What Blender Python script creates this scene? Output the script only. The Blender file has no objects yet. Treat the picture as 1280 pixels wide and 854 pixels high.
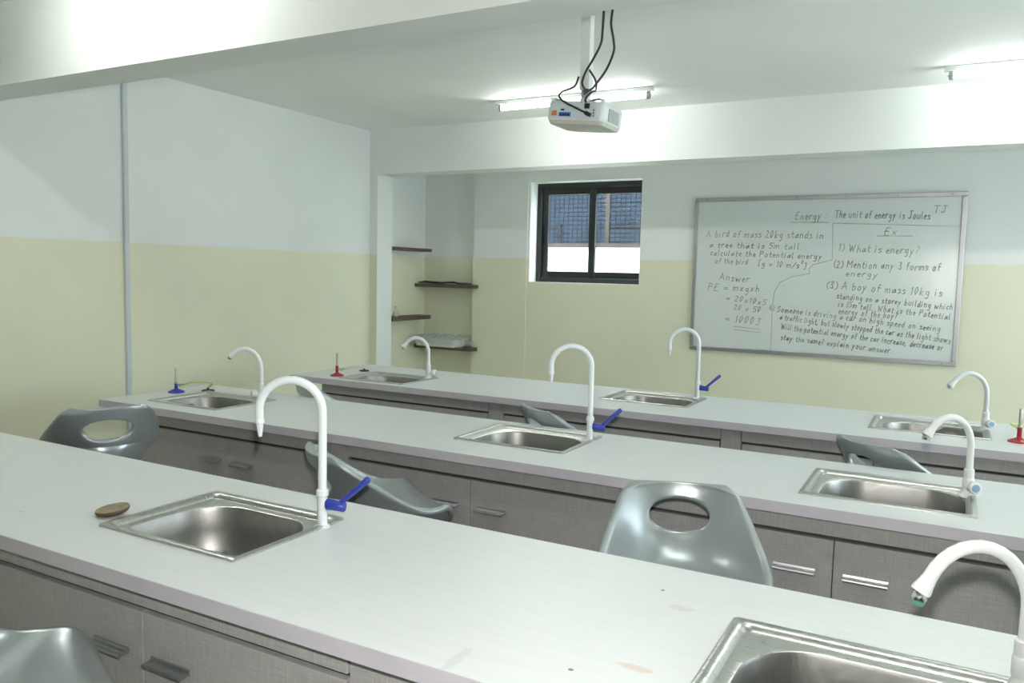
import bpy, bmesh, math, random
from mathutils import Vector, Matrix
random.seed(7)
SC = bpy.context.scene
COL = SC.collection
PI = math.pi

# ------------------------------------------------------------------ camera
cam = bpy.data.cameras.new('camera')
cam.sensor_width = 36.0
cam.sensor_fit = 'HORIZONTAL'
cam.lens = 1006.3167 / 1280 * 36.0
cam.clip_start = 0.02
camo = bpy.data.objects.new('camera', cam)
COL.objects.link(camo)
_yaw, _pitch, _roll = -0.499981, -0.084560, 0.022887
_f = Vector((math.sin(_yaw) * math.cos(_pitch), math.cos(_yaw) * math.cos(_pitch), math.sin(_pitch)))
_r0 = Vector((math.cos(_yaw), -math.sin(_yaw), 0))
_u0 = _r0.cross(_f)
_r = math.cos(_roll) * _r0 + math.sin(_roll) * _u0
_u = -math.sin(_roll) * _r0 + math.cos(_roll) * _u0
_m = Matrix((_r, _u, -_f)).transposed().to_4x4()
_m.translation = Vector((0, 0, 1.55))
camo.matrix_world = _m
SC.camera = camo

# ------------------------------------------------------------------ world, flash, exposure
TUBE_POWER = 18.5
world = bpy.data.worlds.new('overcast_sky')
SC.world = world
world.use_nodes = True
world.node_tree.nodes['Background'].inputs[0].default_value = (0.82, 0.90, 1.0, 1)
world.node_tree.nodes['Background'].inputs[1].default_value = 5.2
fl = bpy.data.lights.new('camera_flash', 'SPOT')
fl.energy = 40
fl.spot_size = math.radians(95)
fl.spot_blend = 0.6
fl.shadow_soft_size = 0.02
fl.color = (1.0, 0.98, 0.95)
flo = bpy.data.objects.new('camera_flash', fl)
COL.objects.link(flo)
flo.matrix_world = _m.copy()
flo.location = (0.0, 0.03, 1.66)
SC.view_settings.view_transform = 'Standard'
SC.view_settings.look = 'None'
SC.view_settings.exposure = 1.57
SC.view_settings.gamma = 1.0
SC.view_settings.use_curve_mapping = False
SC.cycles.max_bounces = 10
SC.cycles.diffuse_bounces = 6
SC.cycles.transparent_max_bounces = 12
SC.cycles.caustics_reflective = False
SC.cycles.caustics_refractive = False
SC.cycles.sample_clamp_indirect = 6.0

# ------------------------------------------------------------------ materials
def srgb(r, g, b):
    f = lambda c: (c / 12.92 if c <= 0.04045 else ((c + 0.055) / 1.055) ** 2.4)
    return (f(r / 255), f(g / 255), f(b / 255), 1)

class NT:
    def __init__(s, name):
        s.m = bpy.data.materials.new(name); s.m.use_nodes = True
        s.t = s.m.node_tree; s.n = s.t.nodes; s.b = s.n['Principled BSDF']; s.out = s.n['Material Output']
    def new(s, typ, **kw):
        n = s.n.new(typ)
        for k, v in kw.items(): setattr(n, k, v)
        return n
    def link(s, a, b): s.t.links.new(a, b)
    def set(s, **kw):
        for k, v in kw.items(): s.b.inputs[k.replace('_', ' ')].default_value = v
    def noise(s, scale, detail=3, coord='Object', vec=None, rough=0.5):
        n = s.new('ShaderNodeTexNoise'); n.inputs['Scale'].default_value = scale; n.inputs['Detail'].default_value = detail
        n.inputs['Roughness'].default_value = rough
        if vec is None:
            vec = s.new('ShaderNodeTexCoord').outputs[coord]
        s.link(vec, n.inputs['Vector'])
        return n
    def scaled(s, sc, coord='Object'):
        mp = s.new('ShaderNodeMapping'); mp.inputs['Scale'].default_value = sc
        s.link(s.new('ShaderNodeTexCoord').outputs[coord], mp.inputs['Vector'])
        return mp.outputs['Vector']
    def ramp(s, fac, stops):
        r = s.new('ShaderNodeValToRGB'); e = r.color_ramp.elements
        while len(e) < len(stops): e.new(0.5)
        for i, (p, c) in enumerate(stops): e[i].position = p; e[i].color = c
        s.link(fac, r.inputs['Fac']); return r
    def mix(s, fac, a, b, mode='MIX'):
        m = s.new('ShaderNodeMix', data_type='RGBA', blend_type=mode)
        for sock, v in ((m.inputs[0], fac), (m.inputs[6], a), (m.inputs[7], b)):
            if isinstance(v, (float, int)): sock.default_value = v
            elif isinstance(v, tuple): sock.default_value = v
            else: s.link(v, sock)
        return m.outputs[2]
    def bump(s, h, strength=0.1, dist=0.01):
        b = s.new('ShaderNodeBump'); b.inputs['Strength'].default_value = strength; b.inputs['Distance'].default_value = dist
        s.link(h, b.inputs['Height']); s.link(b.outputs['Normal'], s.b.inputs['Normal'])

def plain(name, col, rough=0.5, metal=0.0, var=0.06, scale=12, **kw):
    t = NT(name)
    n = t.noise(scale)
    dark = tuple(c * (1 - var) for c in col[:3]) + (1,)
    lite = tuple(min(1, c * (1 + var)) for c in col[:3]) + (1,)
    r = t.ramp(n.outputs['Fac'], [(0.3, dark), (0.7, lite)])
    t.link(r.outputs['Color'], t.b.inputs['Base Color'])
    t.set(Roughness=rough, Metallic=metal)
    for k, v in kw.items(): t.b.inputs[k.replace('_', ' ')].default_value = v
    return t.m

WHITE_PAINT = (0.79, 0.815, 0.79, 1)
YELLOW_PAINT = (0.755, 0.755, 0.58, 1)
def paint(name, two_tone=True, side_white=False):
    t = NT(name)
    g = t.new('ShaderNodeNewGeometry')
    n = t.noise(1.3, 4, vec=g.outputs['Position'])
    w = t.ramp(n.outputs['Fac'], [(0.3, tuple(c * 0.965 for c in WHITE_PAINT[:3]) + (1,)), (0.7, tuple(c * 1.02 for c in WHITE_PAINT[:3]) + (1,))]).outputs['Color']
    if two_tone:
        y = t.ramp(n.outputs['Fac'], [(0.3, tuple(c * 0.95 for c in YELLOW_PAINT[:3]) + (1,)), (0.7, tuple(c * 1.03 for c in YELLOW_PAINT[:3]) + (1,))]).outputs['Color']
        sx = t.new('ShaderNodeSeparateXYZ'); t.link(g.outputs['Position'], sx.inputs[0])
        n2 = t.noise(9, 2, vec=g.outputs['Position'])
        a = t.new('ShaderNodeMath', operation='MULTIPLY_ADD'); t.link(n2.outputs['Fac'], a.inputs[0]); a.inputs[1].default_value = 0.012; a.inputs[2].default_value = 1.686
        c = t.new('ShaderNodeMath', operation='LESS_THAN'); t.link(sx.outputs['Z'], c.inputs[0]); t.link(a.outputs[0], c.inputs[1])
        fac = c.outputs[0]
        if side_white:
            sn = t.new('ShaderNodeSeparateXYZ'); t.link(g.outputs['Normal'], sn.inputs[0])
            c2 = t.new('ShaderNodeMath', operation='LESS_THAN'); t.link(sn.outputs['X'], c2.inputs[0]); c2.inputs[1].default_value = 0.5
            mm = t.new('ShaderNodeMath', operation='MULTIPLY'); t.link(fac, mm.inputs[0]); t.link(c2.outputs[0], mm.inputs[1]); fac = mm.outputs[0]
        w = t.mix(fac, w, y)
    t.link(w, t.b.inputs['Base Color'])
    t.set(Roughness=0.55)
    n3 = t.noise(55, 3, vec=g.outputs['Position'])
    t.bump(n3.outputs['Fac'], 0.06, 0.004)
    return t.m

M_WALL = paint('two_tone_wall_paint')
M_PIER = paint('two_tone_pier_paint', side_white=True)
M_WHITE = paint('white_wall_paint', two_tone=False)
M_CEIL = plain('ceiling_paint', (0.86, 0.875, 0.855, 1), 0.75, var=0.035, scale=1.2)
M_FLOOR = plain('floor_screed', (0.60, 0.60, 0.58, 1), 0.4, var=0.10, scale=3)

def worktop_mat():
    t = NT('pale_laminate')
    v = t.scaled((2.2, 26, 10))
    n = t.noise(2.2, 6, vec=v, rough=0.65)
    base = t.ramp(n.outputs['Fac'], [(0.30, (0.66, 0.685, 0.68, 1)), (0.5, (0.685, 0.71, 0.705, 1)), (0.72, (0.70, 0.72, 0.715, 1))]).outputs['Color']
    n2 = t.noise(3.0, 4)
    r2 = t.ramp(n2.outputs['Fac'], [(0.66, (0, 0, 0, 1)), (0.8, (0.35, 0.35, 0.35, 1))]).outputs['Color']
    base = t.mix(r2, base, (0.66, 0.67, 0.62, 1))
    # spills with a shape of their own (object origin = world origin)
    g = t.new('ShaderNodeNewGeometry')
    for (x, y, rx, ry, col, amt) in ((-0.446, 1.294, .035, .012, (0.62, 0.45, 0.35, 1), .55), (-0.455, 1.585, .03, .016, (0.58, 0.48, 0.42, 1), .4), (-0.541, 1.23, .0055, .005, (0.10, 0.12, 0.11, 1), .9),
                                     (-0.517, 1.656, .005, .005, (0.12, 0.13, 0.13, 1), .9), (-0.47, 1.20, .005, .005, (0.35, 0.33, 0.28, 1), .7), (-0.73, 1.16, .012, .05, (0.5, 0.52, 0.52, 1), .35),
                                     (-2.2, 1.25, .004, .004, (0.3, 0.3, 0.28, 1), .6)):
        vm = t.new('ShaderNodeVectorMath', operation='SUBTRACT'); t.link(g.outputs['Position'], vm.inputs[0]); vm.inputs[1].default_value = (x, y, 0.87)
        vs = t.new('ShaderNodeVectorMath', operation='MULTIPLY'); t.link(vm.outputs[0], vs.inputs[0]); vs.inputs[1].default_value = (1 / rx, 1 / ry, 0)
        ln = t.new('ShaderNodeVectorMath', operation='LENGTH'); t.link(vs.outputs[0], ln.inputs[0])
        nn = t.noise(70, 3, vec=g.outputs['Position'])
        ad = t.new('ShaderNodeMath', operation='MULTIPLY_ADD'); t.link(nn.outputs['Fac'], ad.inputs[0]); ad.inputs[1].default_value = 1.2; t.link(ln.outputs['Value'], ad.inputs[2])
        rr = t.ramp(ad.outputs[0], [(0.85 if rx > .01 else .9, (amt, amt, amt, 1)), (1.0, (0, 0, 0, 1))])
        ml = t.new('ShaderNodeMath', operation='MULTIPLY'); t.link(ad.outputs[0], ml.inputs[0]); ml.inputs[1].default_value = 0.62; t.link(ml.outputs[0], rr.inputs['Fac'])
        base = t.mix(rr.outputs['Color'], base, col)
    t.link(base, t.b.inputs['Base Color'])
    t.set(Roughness=0.38)
    return t.m
M_TOP = worktop_mat()

def edge_mat():
    t = NT('lavender_edge_band')
    n = t.noise(9, 5)
    r = t.ramp(n.outputs['Fac'], [(0.25, (0.53, 0.50, 0.55, 1)), (0.62, (0.57, 0.54, 0.585, 1)), (0.74, (0.55, 0.48, 0.45, 1))])
    t.link(r.outputs['Color'], t.b.inputs['Base Color']); t.set(Roughness=0.5)
    return t.m
M_EDGE = edge_mat()

def linen_mat():
    t = NT('grey_woven_laminate')
    a = t.noise(9, 5, vec=t.scaled((45, 45, 1.6)), rough=0.6)
    b = t.noise(9, 5, vec=t.scaled((1.6, 1.6, 45)), rough=0.6)
    mm = t.new('ShaderNodeMath', operation='ADD'); t.link(a.outputs['Fac'], mm.inputs[0]); t.link(b.outputs['Fac'], mm.inputs[1])
    hf = t.new('ShaderNodeMath', operation='MULTIPLY'); t.link(mm.outputs[0], hf.inputs[0]); hf.inputs[1].default_value = 0.5
    r = t.ramp(hf.outputs[0], [(0.34, (0.29, 0.282, 0.275, 1)), (0.5, (0.385, 0.375, 0.365, 1)), (0.66, (0.50, 0.485, 0.47, 1))])
    t.link(r.outputs['Color'], t.b.inputs['Base Color']); t.set(Roughness=0.5)
    t.bump(hf.outputs[0], 0.12, 0.002)
    return t.m
M_LINEN = linen_mat()
M_DARK = plain('dark_cabinet_inside', (0.06, 0.06, 0.06, 1), 0.7)
M_KICK = plain('dark_plinth', (0.07, 0.07, 0.07, 1), 0.6)

def steel_mat(name, col=(0.60, 0.60, 0.57, 1), rough=0.30, brush=True):
    t = NT(name)
    n = t.noise(14, 4, vec=t.scaled((3, 30, 3)))
    r = t.ramp(n.outputs['Fac'], [(0.3, tuple(c * .86 for c in col[:3]) + (1,)), (0.7, col)])
    t.link(r.outputs['Color'], t.b.inputs['Base Color'])
    rr = t.ramp(n.outputs['Fac'], [(0.2, (rough * .8,) * 3 + (1,)), (0.8, (rough * 1.25,) * 3 + (1,))])
    t.link(rr.outputs['Color'], t.b.inputs['Roughness'])
    t.set(Metallic=1.0)
    if brush: t.bump(n.outputs['Fac'], 0.006, 0.001)
    return t.m
M_STEEL = steel_mat('brushed_stainless_steel')
M_BOWL = steel_mat('dull_stainless_bowl', (0.36, 0.355, 0.335, 1), 0.42)
M_CHROME = plain('chrome', (0.72, 0.73, 0.73, 1), 0.12, 1.0, var=0.02)
M_ALU = plain('satin_aluminium', (0.50, 0.51, 0.52, 1), 0.38, 1.0, var=0.04)
M_PLASTIC = plain('white_tap_plastic', (0.80, 0.82, 0.80, 1), 0.3, var=0.02)
M_PLASTIC2 = plain('white_painted_tube', (0.80, 0.84, 0.85, 1), 0.28, var=0.02)
M_BLUE = plain('blue_plastic', (0.028, 0.05, 0.36, 1), 0.35, var=0.08)
M_BLUEENAMEL = plain('blue_enamel', (0.03, 0.045, 0.34, 1), 0.3, var=0.08)
M_RED = plain('red_enamel', (0.36, 0.022, 0.022, 1), 0.3, var=0.08)
M_GREEN = plain('green_aerator', (0.10, 0.32, 0.22, 1), 0.35)
M_KNOBBLUE = plain('pale_blue_cap', (0.28, 0.40, 0.60, 1), 0.35)
M_BLACK = plain('black_rubber', (0.018, 0.02, 0.018, 1), 0.5)
M_CABLE = plain('black_cable', (0.03, 0.034, 0.032, 1), 0.45)
M_STOOL = plain('silver_grey_stool_plastic', (0.36, 0.40, 0.405, 1), 0.28, 0.45, var=0.04, scale=5, Coat_Weight=0.35, Coat_Roughness=0.12)
M_BRASS = plain('dull_burner_metal', (0.42, 0.41, 0.36, 1), 0.35, 0.9)
M_HOSEG = plain('yellow_green_hose', (0.52, 0.62, 0.26, 1), 0.45)
M_HOSEP = plain('pale_pink_hose', (0.74, 0.60, 0.48, 1), 0.5)
M_WOOD = NT('dark_brown_wood')
_n = M_WOOD.noise(6, 5, vec=M_WOOD.scaled((4, 4, 40)))
M_WOOD.link(M_WOOD.ramp(_n.outputs['Fac'], [(0.3, (0.075, 0.052, 0.035, 1)), (0.7, (0.15, 0.11, 0.078, 1))]).outputs['Color'], M_WOOD.b.inputs['Base Color'])
M_WOOD.set(Roughness=0.55); M_WOOD = M_WOOD.m
M_STICK = plain('dark_stick', (0.055, 0.05, 0.038, 1), 0.6)
M_TRAY = plain('white_tray_plastic', (0.72, 0.74, 0.70, 1), 0.35)
M_FRAME = plain('charcoal_aluminium', (0.035, 0.039, 0.038, 1), 0.4, 0.3)
M_FRAMEIN = plain('black_gasket', (0.012, 0.012, 0.012, 1), 0.6)
M_BOARD = plain('whiteboard_enamel', (0.66, 0.70, 0.68, 1), 0.22, var=0.035, scale=1.6)
M_INK = plain('faded_marker_ink', (0.33, 0.355, 0.32, 1), 0.6, var=0.3, scale=8)
M_INK2 = plain('pale_marker_ink', (0.40, 0.425, 0.40, 1), 0.6, var=0.25, scale=8)
M_PROJ = plain('white_projector_plastic', (0.74, 0.77, 0.75, 1), 0.4, var=0.02)
M_PROJB = plain('projector_underside', (0.62, 0.62, 0.55, 1), 0.5, var=0.04)
M_PROJR = plain('pale_connector_panel', (0.68, 0.74, 0.82, 1), 0.4, var=0.02)
M_VENT = plain('grey_vent', (0.30, 0.32, 0.31, 1), 0.5)
M_ORANGE = plain('orange_sticker', (0.62, 0.24, 0.07, 1), 0.5)
M_BLUEST = plain('blue_connector_strip', (0.06, 0.16, 0.55, 1), 0.45)
M_LID = plain('brown_clay_disc', (0.25, 0.20, 0.13, 1), 0.75, var=0.3, scale=60)
M_LIDB = plain('brown_disc_edge', (0.10, 0.065, 0.035, 1), 0.7, var=0.2, scale=40)
M_CONDUIT = plain('grey_white_trunking', (0.60, 0.645, 0.66, 1), 0.45, var=0.02)
M_CREAMWALL = plain('cream_yard_wall', (0.80, 0.79, 0.72, 1), 0.8, var=0.05)
M_BLUEWALL = plain('blue_grey_building', (0.024, 0.032, 0.049, 1), 0.9, var=0.25, scale=2, Specular_IOR_Level=0.0)
M_POST = plain('brown_post', (0.055, 0.042, 0.038, 1), 0.9, Specular_IOR_Level=0.0)
M_WIRE = plain('fence_wire', (0.006, 0.007, 0.010, 1), 0.9, Specular_IOR_Level=0.0)
M_GROUND = plain('yard_ground', (0.42, 0.40, 0.36, 1), 0.9, var=0.15)
M_ROOFRED = plain('dark_roof_edge', (0.02, 0.022, 0.03, 1), 0.9, Specular_IOR_Level=0.0)

def emit(name, col, s):
    t = NT(name)
    t.set(Base_Color=(0.9, 0.95, 0.92, 1), Roughness=0.4, Emission_Color=col, Emission_Strength=s)
    return t.m
M_TUBE = emit('lit_fluorescent_tube', (0.975, 1.0, 0.955, 1), TUBE_POWER)

def clear(name, col, alpha, rough=0.05):
    t = NT(name)
    tr = t.new('ShaderNodeBsdfTransparent'); tr.inputs[0].default_value = (0.95, 0.98, 0.97, 1)
    mx = t.new('ShaderNodeMixShader'); mx.inputs[0].default_value = alpha
    t.b.inputs['Base Color'].default_value = col; t.b.inputs['Roughness'].default_value = rough
    t.link(tr.outputs[0], mx.inputs[1]); t.link(t.b.outputs[0], mx.inputs[2]); t.link(mx.outputs[0], t.out.inputs['Surface'])
    return t.m
M_GLASS = clear('window_glass', (0.6, 0.68, 0.7, 1), 0.10)
M_FLASK = clear('flask_glass', (0.75, 0.8, 0.74, 1), 0.38)
M_WRAP = clear('cloudy_plastic_film', (0.70, 0.72, 0.68, 1), 0.28, 0.25)

# ------------------------------------------------------------------ mesh helpers
class MB:
    def __init__(s): s.v = []; s.f = []
    def add(s, vs, fs):
        o = len(s.v); s.v += [tuple(p) for p in vs]; s.f += [tuple(i + o for i in q) for q in fs]; return s
    def box(s, x0, x1, y0, y1, z0, z1):
        return s.add([(x0, y0, z0), (x1, y0, z0), (x1, y1, z0), (x0, y1, z0), (x0, y0, z1), (x1, y0, z1), (x1, y1, z1), (x0, y1, z1)],
                     [(0, 3, 2, 1), (4, 5, 6, 7), (0, 1, 5, 4), (1, 2, 6, 5), (2, 3, 7, 6), (3, 0, 4, 7)])
    def tube(s, pts, r, n=14, cap=True):
        pts = [Vector(p) for p in pts]; R = r if isinstance(r, (list, tuple)) else [r] * len(pts)
        T = [(pts[min(i + 1, len(pts) - 1)] - pts[max(i - 1, 0)]).normalized() for i in range(len(pts))]
        a = Vector((0, 0, 1)) if abs(T[0].z) < 0.9 else Vector((1, 0, 0))
        N = T[0].cross(a).normalized(); vs = []
        for i, p in enumerate(pts):
            N = (N - T[i] * N.dot(T[i])).normalized(); B = T[i].cross(N)
            for k in range(n):
                t = 2 * PI * k / n; vs.append(p + (N * math.cos(t) + B * math.sin(t)) * R[i])
        fs = [(i * n + k, i * n + (k + 1) % n, (i + 1) * n + (k + 1) % n, (i + 1) * n + k) for i in range(len(pts) - 1) for k in range(n)]
        if cap: fs += [tuple(reversed(range(n))), tuple((len(pts) - 1) * n + k for k in range(n))]
        return s.add(vs, fs)
    def lathe(s, prof, n=24, c=(0, 0, 0), cap=True):
        vs = [(c[0] + r * math.cos(2 * PI * k / n), c[1] + r * math.sin(2 * PI * k / n), c[2] + z) for r, z in prof for k in range(n)]
        fs = [(i * n + k, i * n + (k + 1) % n, (i + 1) * n + (k + 1) % n, (i + 1) * n + k) for i in range(len(prof) - 1) for k in range(n)]
        if cap: fs += [tuple(reversed(range(n))), tuple((len(prof) - 1) * n + k for k in range(n))]
        return s.add(vs, fs)
    def prism_x(s, prof, x0, x1):          # profile in (y, z)
        n = len(prof)
        vs = [(x0, y, z) for y, z in prof] + [(x1, y, z) for y, z in prof]
        return s.add(vs, [(k, (k + 1) % n, n + (k + 1) % n, n + k) for k in range(n)] + [tuple(reversed(range(n))), tuple(range(n, 2 * n))])
    def xform(s, M):
        s.v = [tuple(M @ Vector(p)) for p in s.v]; return s

def obj(name, mb, mat, parent=None, smooth=False, bevel=0.0, loc=None, segs=2):
    me = bpy.data.meshes.new(name)
    me.from_pydata(mb.v, [], mb.f)
    bm = bmesh.new(); bm.from_mesh(me); bmesh.ops.recalc_face_normals(bm, faces=bm.faces); bm.to_mesh(me); bm.free()
    me.materials.append(mat)
    o = bpy.data.objects.new(name, me); COL.objects.link(o)
    if parent: o.parent = parent
    if loc: o.location = loc
    if smooth:
        for p in me.polygons: p.use_smooth = True
        if smooth == 'auto':
            try: me.set_sharp_from_angle(angle=math.radians(40))
            except Exception: pass
    if bevel:
        b = o.modifiers.new('bevel', 'BEVEL'); b.width = bevel; b.segments = segs; b.limit_method = 'ANGLE'
    return o

def tag(o, label, cat, group=None, kind=None):
    if label: o['label'] = label
    if cat: o['category'] = cat
    if group: o['group'] = group
    if kind: o['kind'] = kind
    return o

def thing(name, label, cat, loc=(0, 0, 0), rz=0.0, group=None):
    o = bpy.data.objects.new(name, None); COL.objects.link(o)
    o.empty_display_size = 0.05; o.location = loc; o.rotation_euler = (0, 0, rz)
    return tag(o, label, cat, group)

def struct(name, mb, mat, parent=None, bevel=0.0):
    o = obj(name, mb, mat, parent, bevel=bevel)
    if not parent: o['kind'] = 'structure'
    return o

def copy_tree(o, parent=None):
    c = o.copy(); COL.objects.link(c)
    if parent: c.parent = parent
    for ch in list(o.children): copy_tree(ch, c)
    return c

# ------------------------------------------------------------------ room shell
XL, XR, YN, YB2, YBK, ZC, ZB = -4.727, 3.9, -3.2, 5.887, 6.76, 2.807, 2.415
struct('floor', MB().box(-5.1, XR + .2, YN - .2, 7.15, -0.12, 0), M_FLOOR)
struct('ceiling', MB().box(-5.1, XR + .2, YN - .2, 7.15, ZC, ZC + 0.15), M_CEIL)
struct('wall_left', MB().box(-4.95, XL, YN - .2, 6.11, 0, ZC), M_WALL)
RWIN = [(2.6, 5.4)]
_b = MB(); _y = YN - .2
for a_, b_ in RWIN: _b.box(XR, XR + .2, _y, a_, 0, ZC).box(XR, XR + .2, a_, b_, 0, 1.0).box(XR, XR + .2, a_, b_, 2.3, ZC); _y = b_
struct('wall_right', _b.box(XR, XR + .2, _y, 7.15, 0, ZC), M_WALL)
struct('wall_front', MB().box(XL, XR, YN - .2, YN, 0, ZC), M_WALL)
WX0, WX1, WZ0, WZ1 = -3.53, -2.437, 1.472, 2.40
struct('wall_back', MB().box(-4.14, WX0, YBK, 7.0, 0, ZC).box(WX1, XR, YBK, 7.0, 0, ZC).box(WX0, WX1, YBK, 7.0, 0, WZ0).box(WX0, WX1, YBK, 7.0, WZ1, ZC), M_WALL)
struct('wall_alcove', MB().box(-5.0, -4.77, 6.11, 7.1, 0, ZC).box(-4.77, -4.14, 6.83, 7.1, 0, ZC), M_WALL)
struct('trim_1', MB().box(XL, XR, 2.337, 2.555, ZB, ZC), M_WHITE)          # near ceiling beam
struct('trim_2', MB().box(XL, XR, YB2, 6.11, ZB, ZC), M_WHITE)              # far ceiling beam
struct('trim_3', MB().box(XL, -4.64, YB2, 6.11, 0, ZB), M_PIER)             # pier under the far beam
struct('trim_4', MB().box(-4.14, -3.55, YBK - 0.012, YBK, 0, 2.44), M_WALL) # shallow pier beside the window

t = thing('wall_trunking', 'white cable trunking running up the left wall from behind the benches', 'trunking', (XL, 3.40, 0))
obj('trunking_channel', MB().box(0, .016, -.018, .018, 0, ZC), M_CONDUIT, t, bevel=.003)
obj('trunking_lid', MB().box(.016, .02, -.0145, .0145, 0, ZC), M_CONDUIT, t)

# window
w = bpy.data.objects.new('window_1', None); COL.objects.link(w); w['kind'] = 'structure'; w.location = (0, 6.93, 0)
obj('window_reveal', MB().box(WX0, WX0 + .004, -.165, .0, WZ0, WZ1).box(WX0, WX1, -.165, 0, WZ0, WZ0 + .003), M_WHITE, w)
def rect_ring(mb, x0, x1, z0, z1, t, y0, y1):
    return mb.box(x0, x0 + t, y0, y1, z0, z1).box(x1 - t, x1, y0, y1, z0, z1).box(x0 + t, x1 - t, y0, y1, z0, z0 + t).box(x0 + t, x1 - t, y0, y1, z1 - t, z1)
fx0, fx1 = WX0 + .004, WX1 + .05
obj('window_frame', rect_ring(MB(), fx0, fx1, WZ0 + .003, WZ1, .045, -.03, .06), M_FRAME, w, bevel=.003)
xm = -2.975
for (a, b, y0) in ((fx0 + .04, xm + .035, .0), (xm - .035, fx1 - .04, .028)):
    s_ = obj('sash', rect_ring(MB(), a, b, WZ0 + .045, WZ1 - .042, .062, y0, y0 + .026), M_FRAME, w, bevel=.002)
    obj('pane', MB().box(a + .06, b - .06, y0 + .01, y0 + .015, WZ0 + .1, WZ1 - .1), M_GLASS, s_)
    hx = a + .016 if y0 == 0 else b - .035
    obj('pull_handle', MB().box(hx, hx + .018, y0 - .006, y0 + .002, 1.83, 2.0), M_FRAMEIN, s_, bevel=.002)

for k_, (a_, b_) in enumerate(RWIN):
    w2 = bpy.data.objects.new('window_%d' % (k_ + 2), None); COL.objects.link(w2); w2['kind'] = 'structure'; w2.location = (XR + .1, 0, 0)
    mb = MB().box(-.03, .03, a_, b_, 1.0, 1.05).box(-.03, .03, a_, b_, 2.25, 2.3).box(-.03, .03, a_, a_ + .05, 1.05, 2.25).box(-.03, .03, b_ - .05, b_, 1.05, 2.25).box(-.03, .03, (a_ + b_) / 2 - .03, (a_ + b_) / 2 + .03, 1.05, 2.25)
    obj('window_frame', mb, M_FRAME, w2)
    for u_, v_ in ((a_ + .05, (a_ + b_) / 2 - .03), ((a_ + b_) / 2 + .03, b_ - .05)): obj('pane', MB().box(-.004, .004, u_, v_, 1.05, 2.25), M_GLASS, w2)
    po = bpy.data.lights.new('window_portal', 'AREA'); po.shape = 'RECTANGLE'; po.size = b_ - a_; po.size_y = 1.3; po.cycles.is_portal = True
    pl = bpy.data.objects.new('window_portal', po); COL.objects.link(pl); pl.location = (XR + .3, (a_ + b_) / 2, 1.65); pl.rotation_euler = (PI / 2, 0, PI / 2)

# ------------------------------------------------------------------ outside the window
struct('ground', MB().box(-14, 8, 7.16, 22, -.2, -.05), M_GROUND)
bw = thing('boundary_wall', 'cream plastered yard wall seen through the lower window panes', 'wall', (-4, 8.7, -.05))
obj('wall_body', MB().box(-5, 6, 0, .18, 0, 1.92), M_CREAMWALL, bw)
obj('coping', MB().box(-5, 6, -.03, .21, 1.92, 1.965), M_POST, bw)
fe = thing('mesh_fence', 'wire mesh fence on the yard wall outside the window', 'fence', (-4, 8.79, 1.915))
mb = MB()
for i in range(26): mb.box(-2.6, 3.4, -.006, .006, .018 + i * .05, .030 + i * .05)
for i in range(101): mb.box(-2.6 + i * .06, -2.594 + i * .06, -.003, .003, 0, 1.3)
mo = obj('wire_mesh', mb, M_WIRE, fe); mo['kind'] = 'stuff'
for x in (-2.6, -1.1, .43, 1.9, 3.4): obj('fence_post', MB().box(x - .022, x + .022, -.025, .025, 0, 1.4), M_POST, fe)
bu = thing('building', 'dark blue grey building standing beyond the mesh fence outside the window', 'building', (-4.5, 11.0, -.05))
obj('wall_body', MB().box(-5, 5, 0, 3, 0, 3.6), M_BLUEWALL, bu)
obj('roof', MB().box(-5.3, 5.3, -.4, 3.3, 3.6, 3.75), M_ROOFRED, bu)
for x in (-1.6, -.2, 1.2):
    f_ = obj('window_frame', rect_ring(MB(), x, x + .9, 1.3, 2.35, .06, -.04, .01), M_ROOFRED, bu)
    obj('pane', MB().box(x + .05, x + .85, -.02, 0, 1.35, 2.3), M_BLUEWALL, f_)

# ------------------------------------------------------------------ fluorescent lights
def tube_light(cx, y, label, L=1.11):
    t = thing('fluorescent_light', label, 'light', (cx, y, ZC), group='fluorescent battens on the ceiling')
    obj('batten', MB().box(-L / 2 - .05, L / 2 + .05, -.022, .022, -.03, 0), M_PROJ, t, bevel=.004)
    obj('tube', MB().tube([(-L / 2, 0, -.056), (L / 2, 0, -.056)], .0145, 12), M_TUBE, t, smooth='auto')
    for s in (-1, 1):
        h = obj('lamp_holder', MB().box(s * (L / 2 + .012) - .012, s * (L / 2 + .012) + .012, -.014, .014, -.076, -.03), M_VENT, t, bevel=.003)
        obj('end_pin', MB().tube([(s * L / 2, 0, -.056), (s * (L / 2 + .03), 0, -.056)], .006, 8), M_ALU, h)
tube_light(-2.433, 5.23, 'lit fluorescent tube on the ceiling partly behind the white projector')
tube_light(.476, 5.42, 'lit fluorescent tube on the ceiling above the right part of the whiteboard')
for cx, y, l in ((-3.05, 1.87, 'lit fluorescent tube on the ceiling before the near beam, left end'), (-.15, 1.87, 'lit fluorescent tube on the ceiling before the near beam, overhead of front bench'),
                
                 (2.9, 5.42, 'lit fluorescent tube on the ceiling at the far right corner'), (2.75, 1.87, 'lit fluorescent tube on the ceiling before the near beam, right end')):
    tube_light(cx, y, l)

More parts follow.
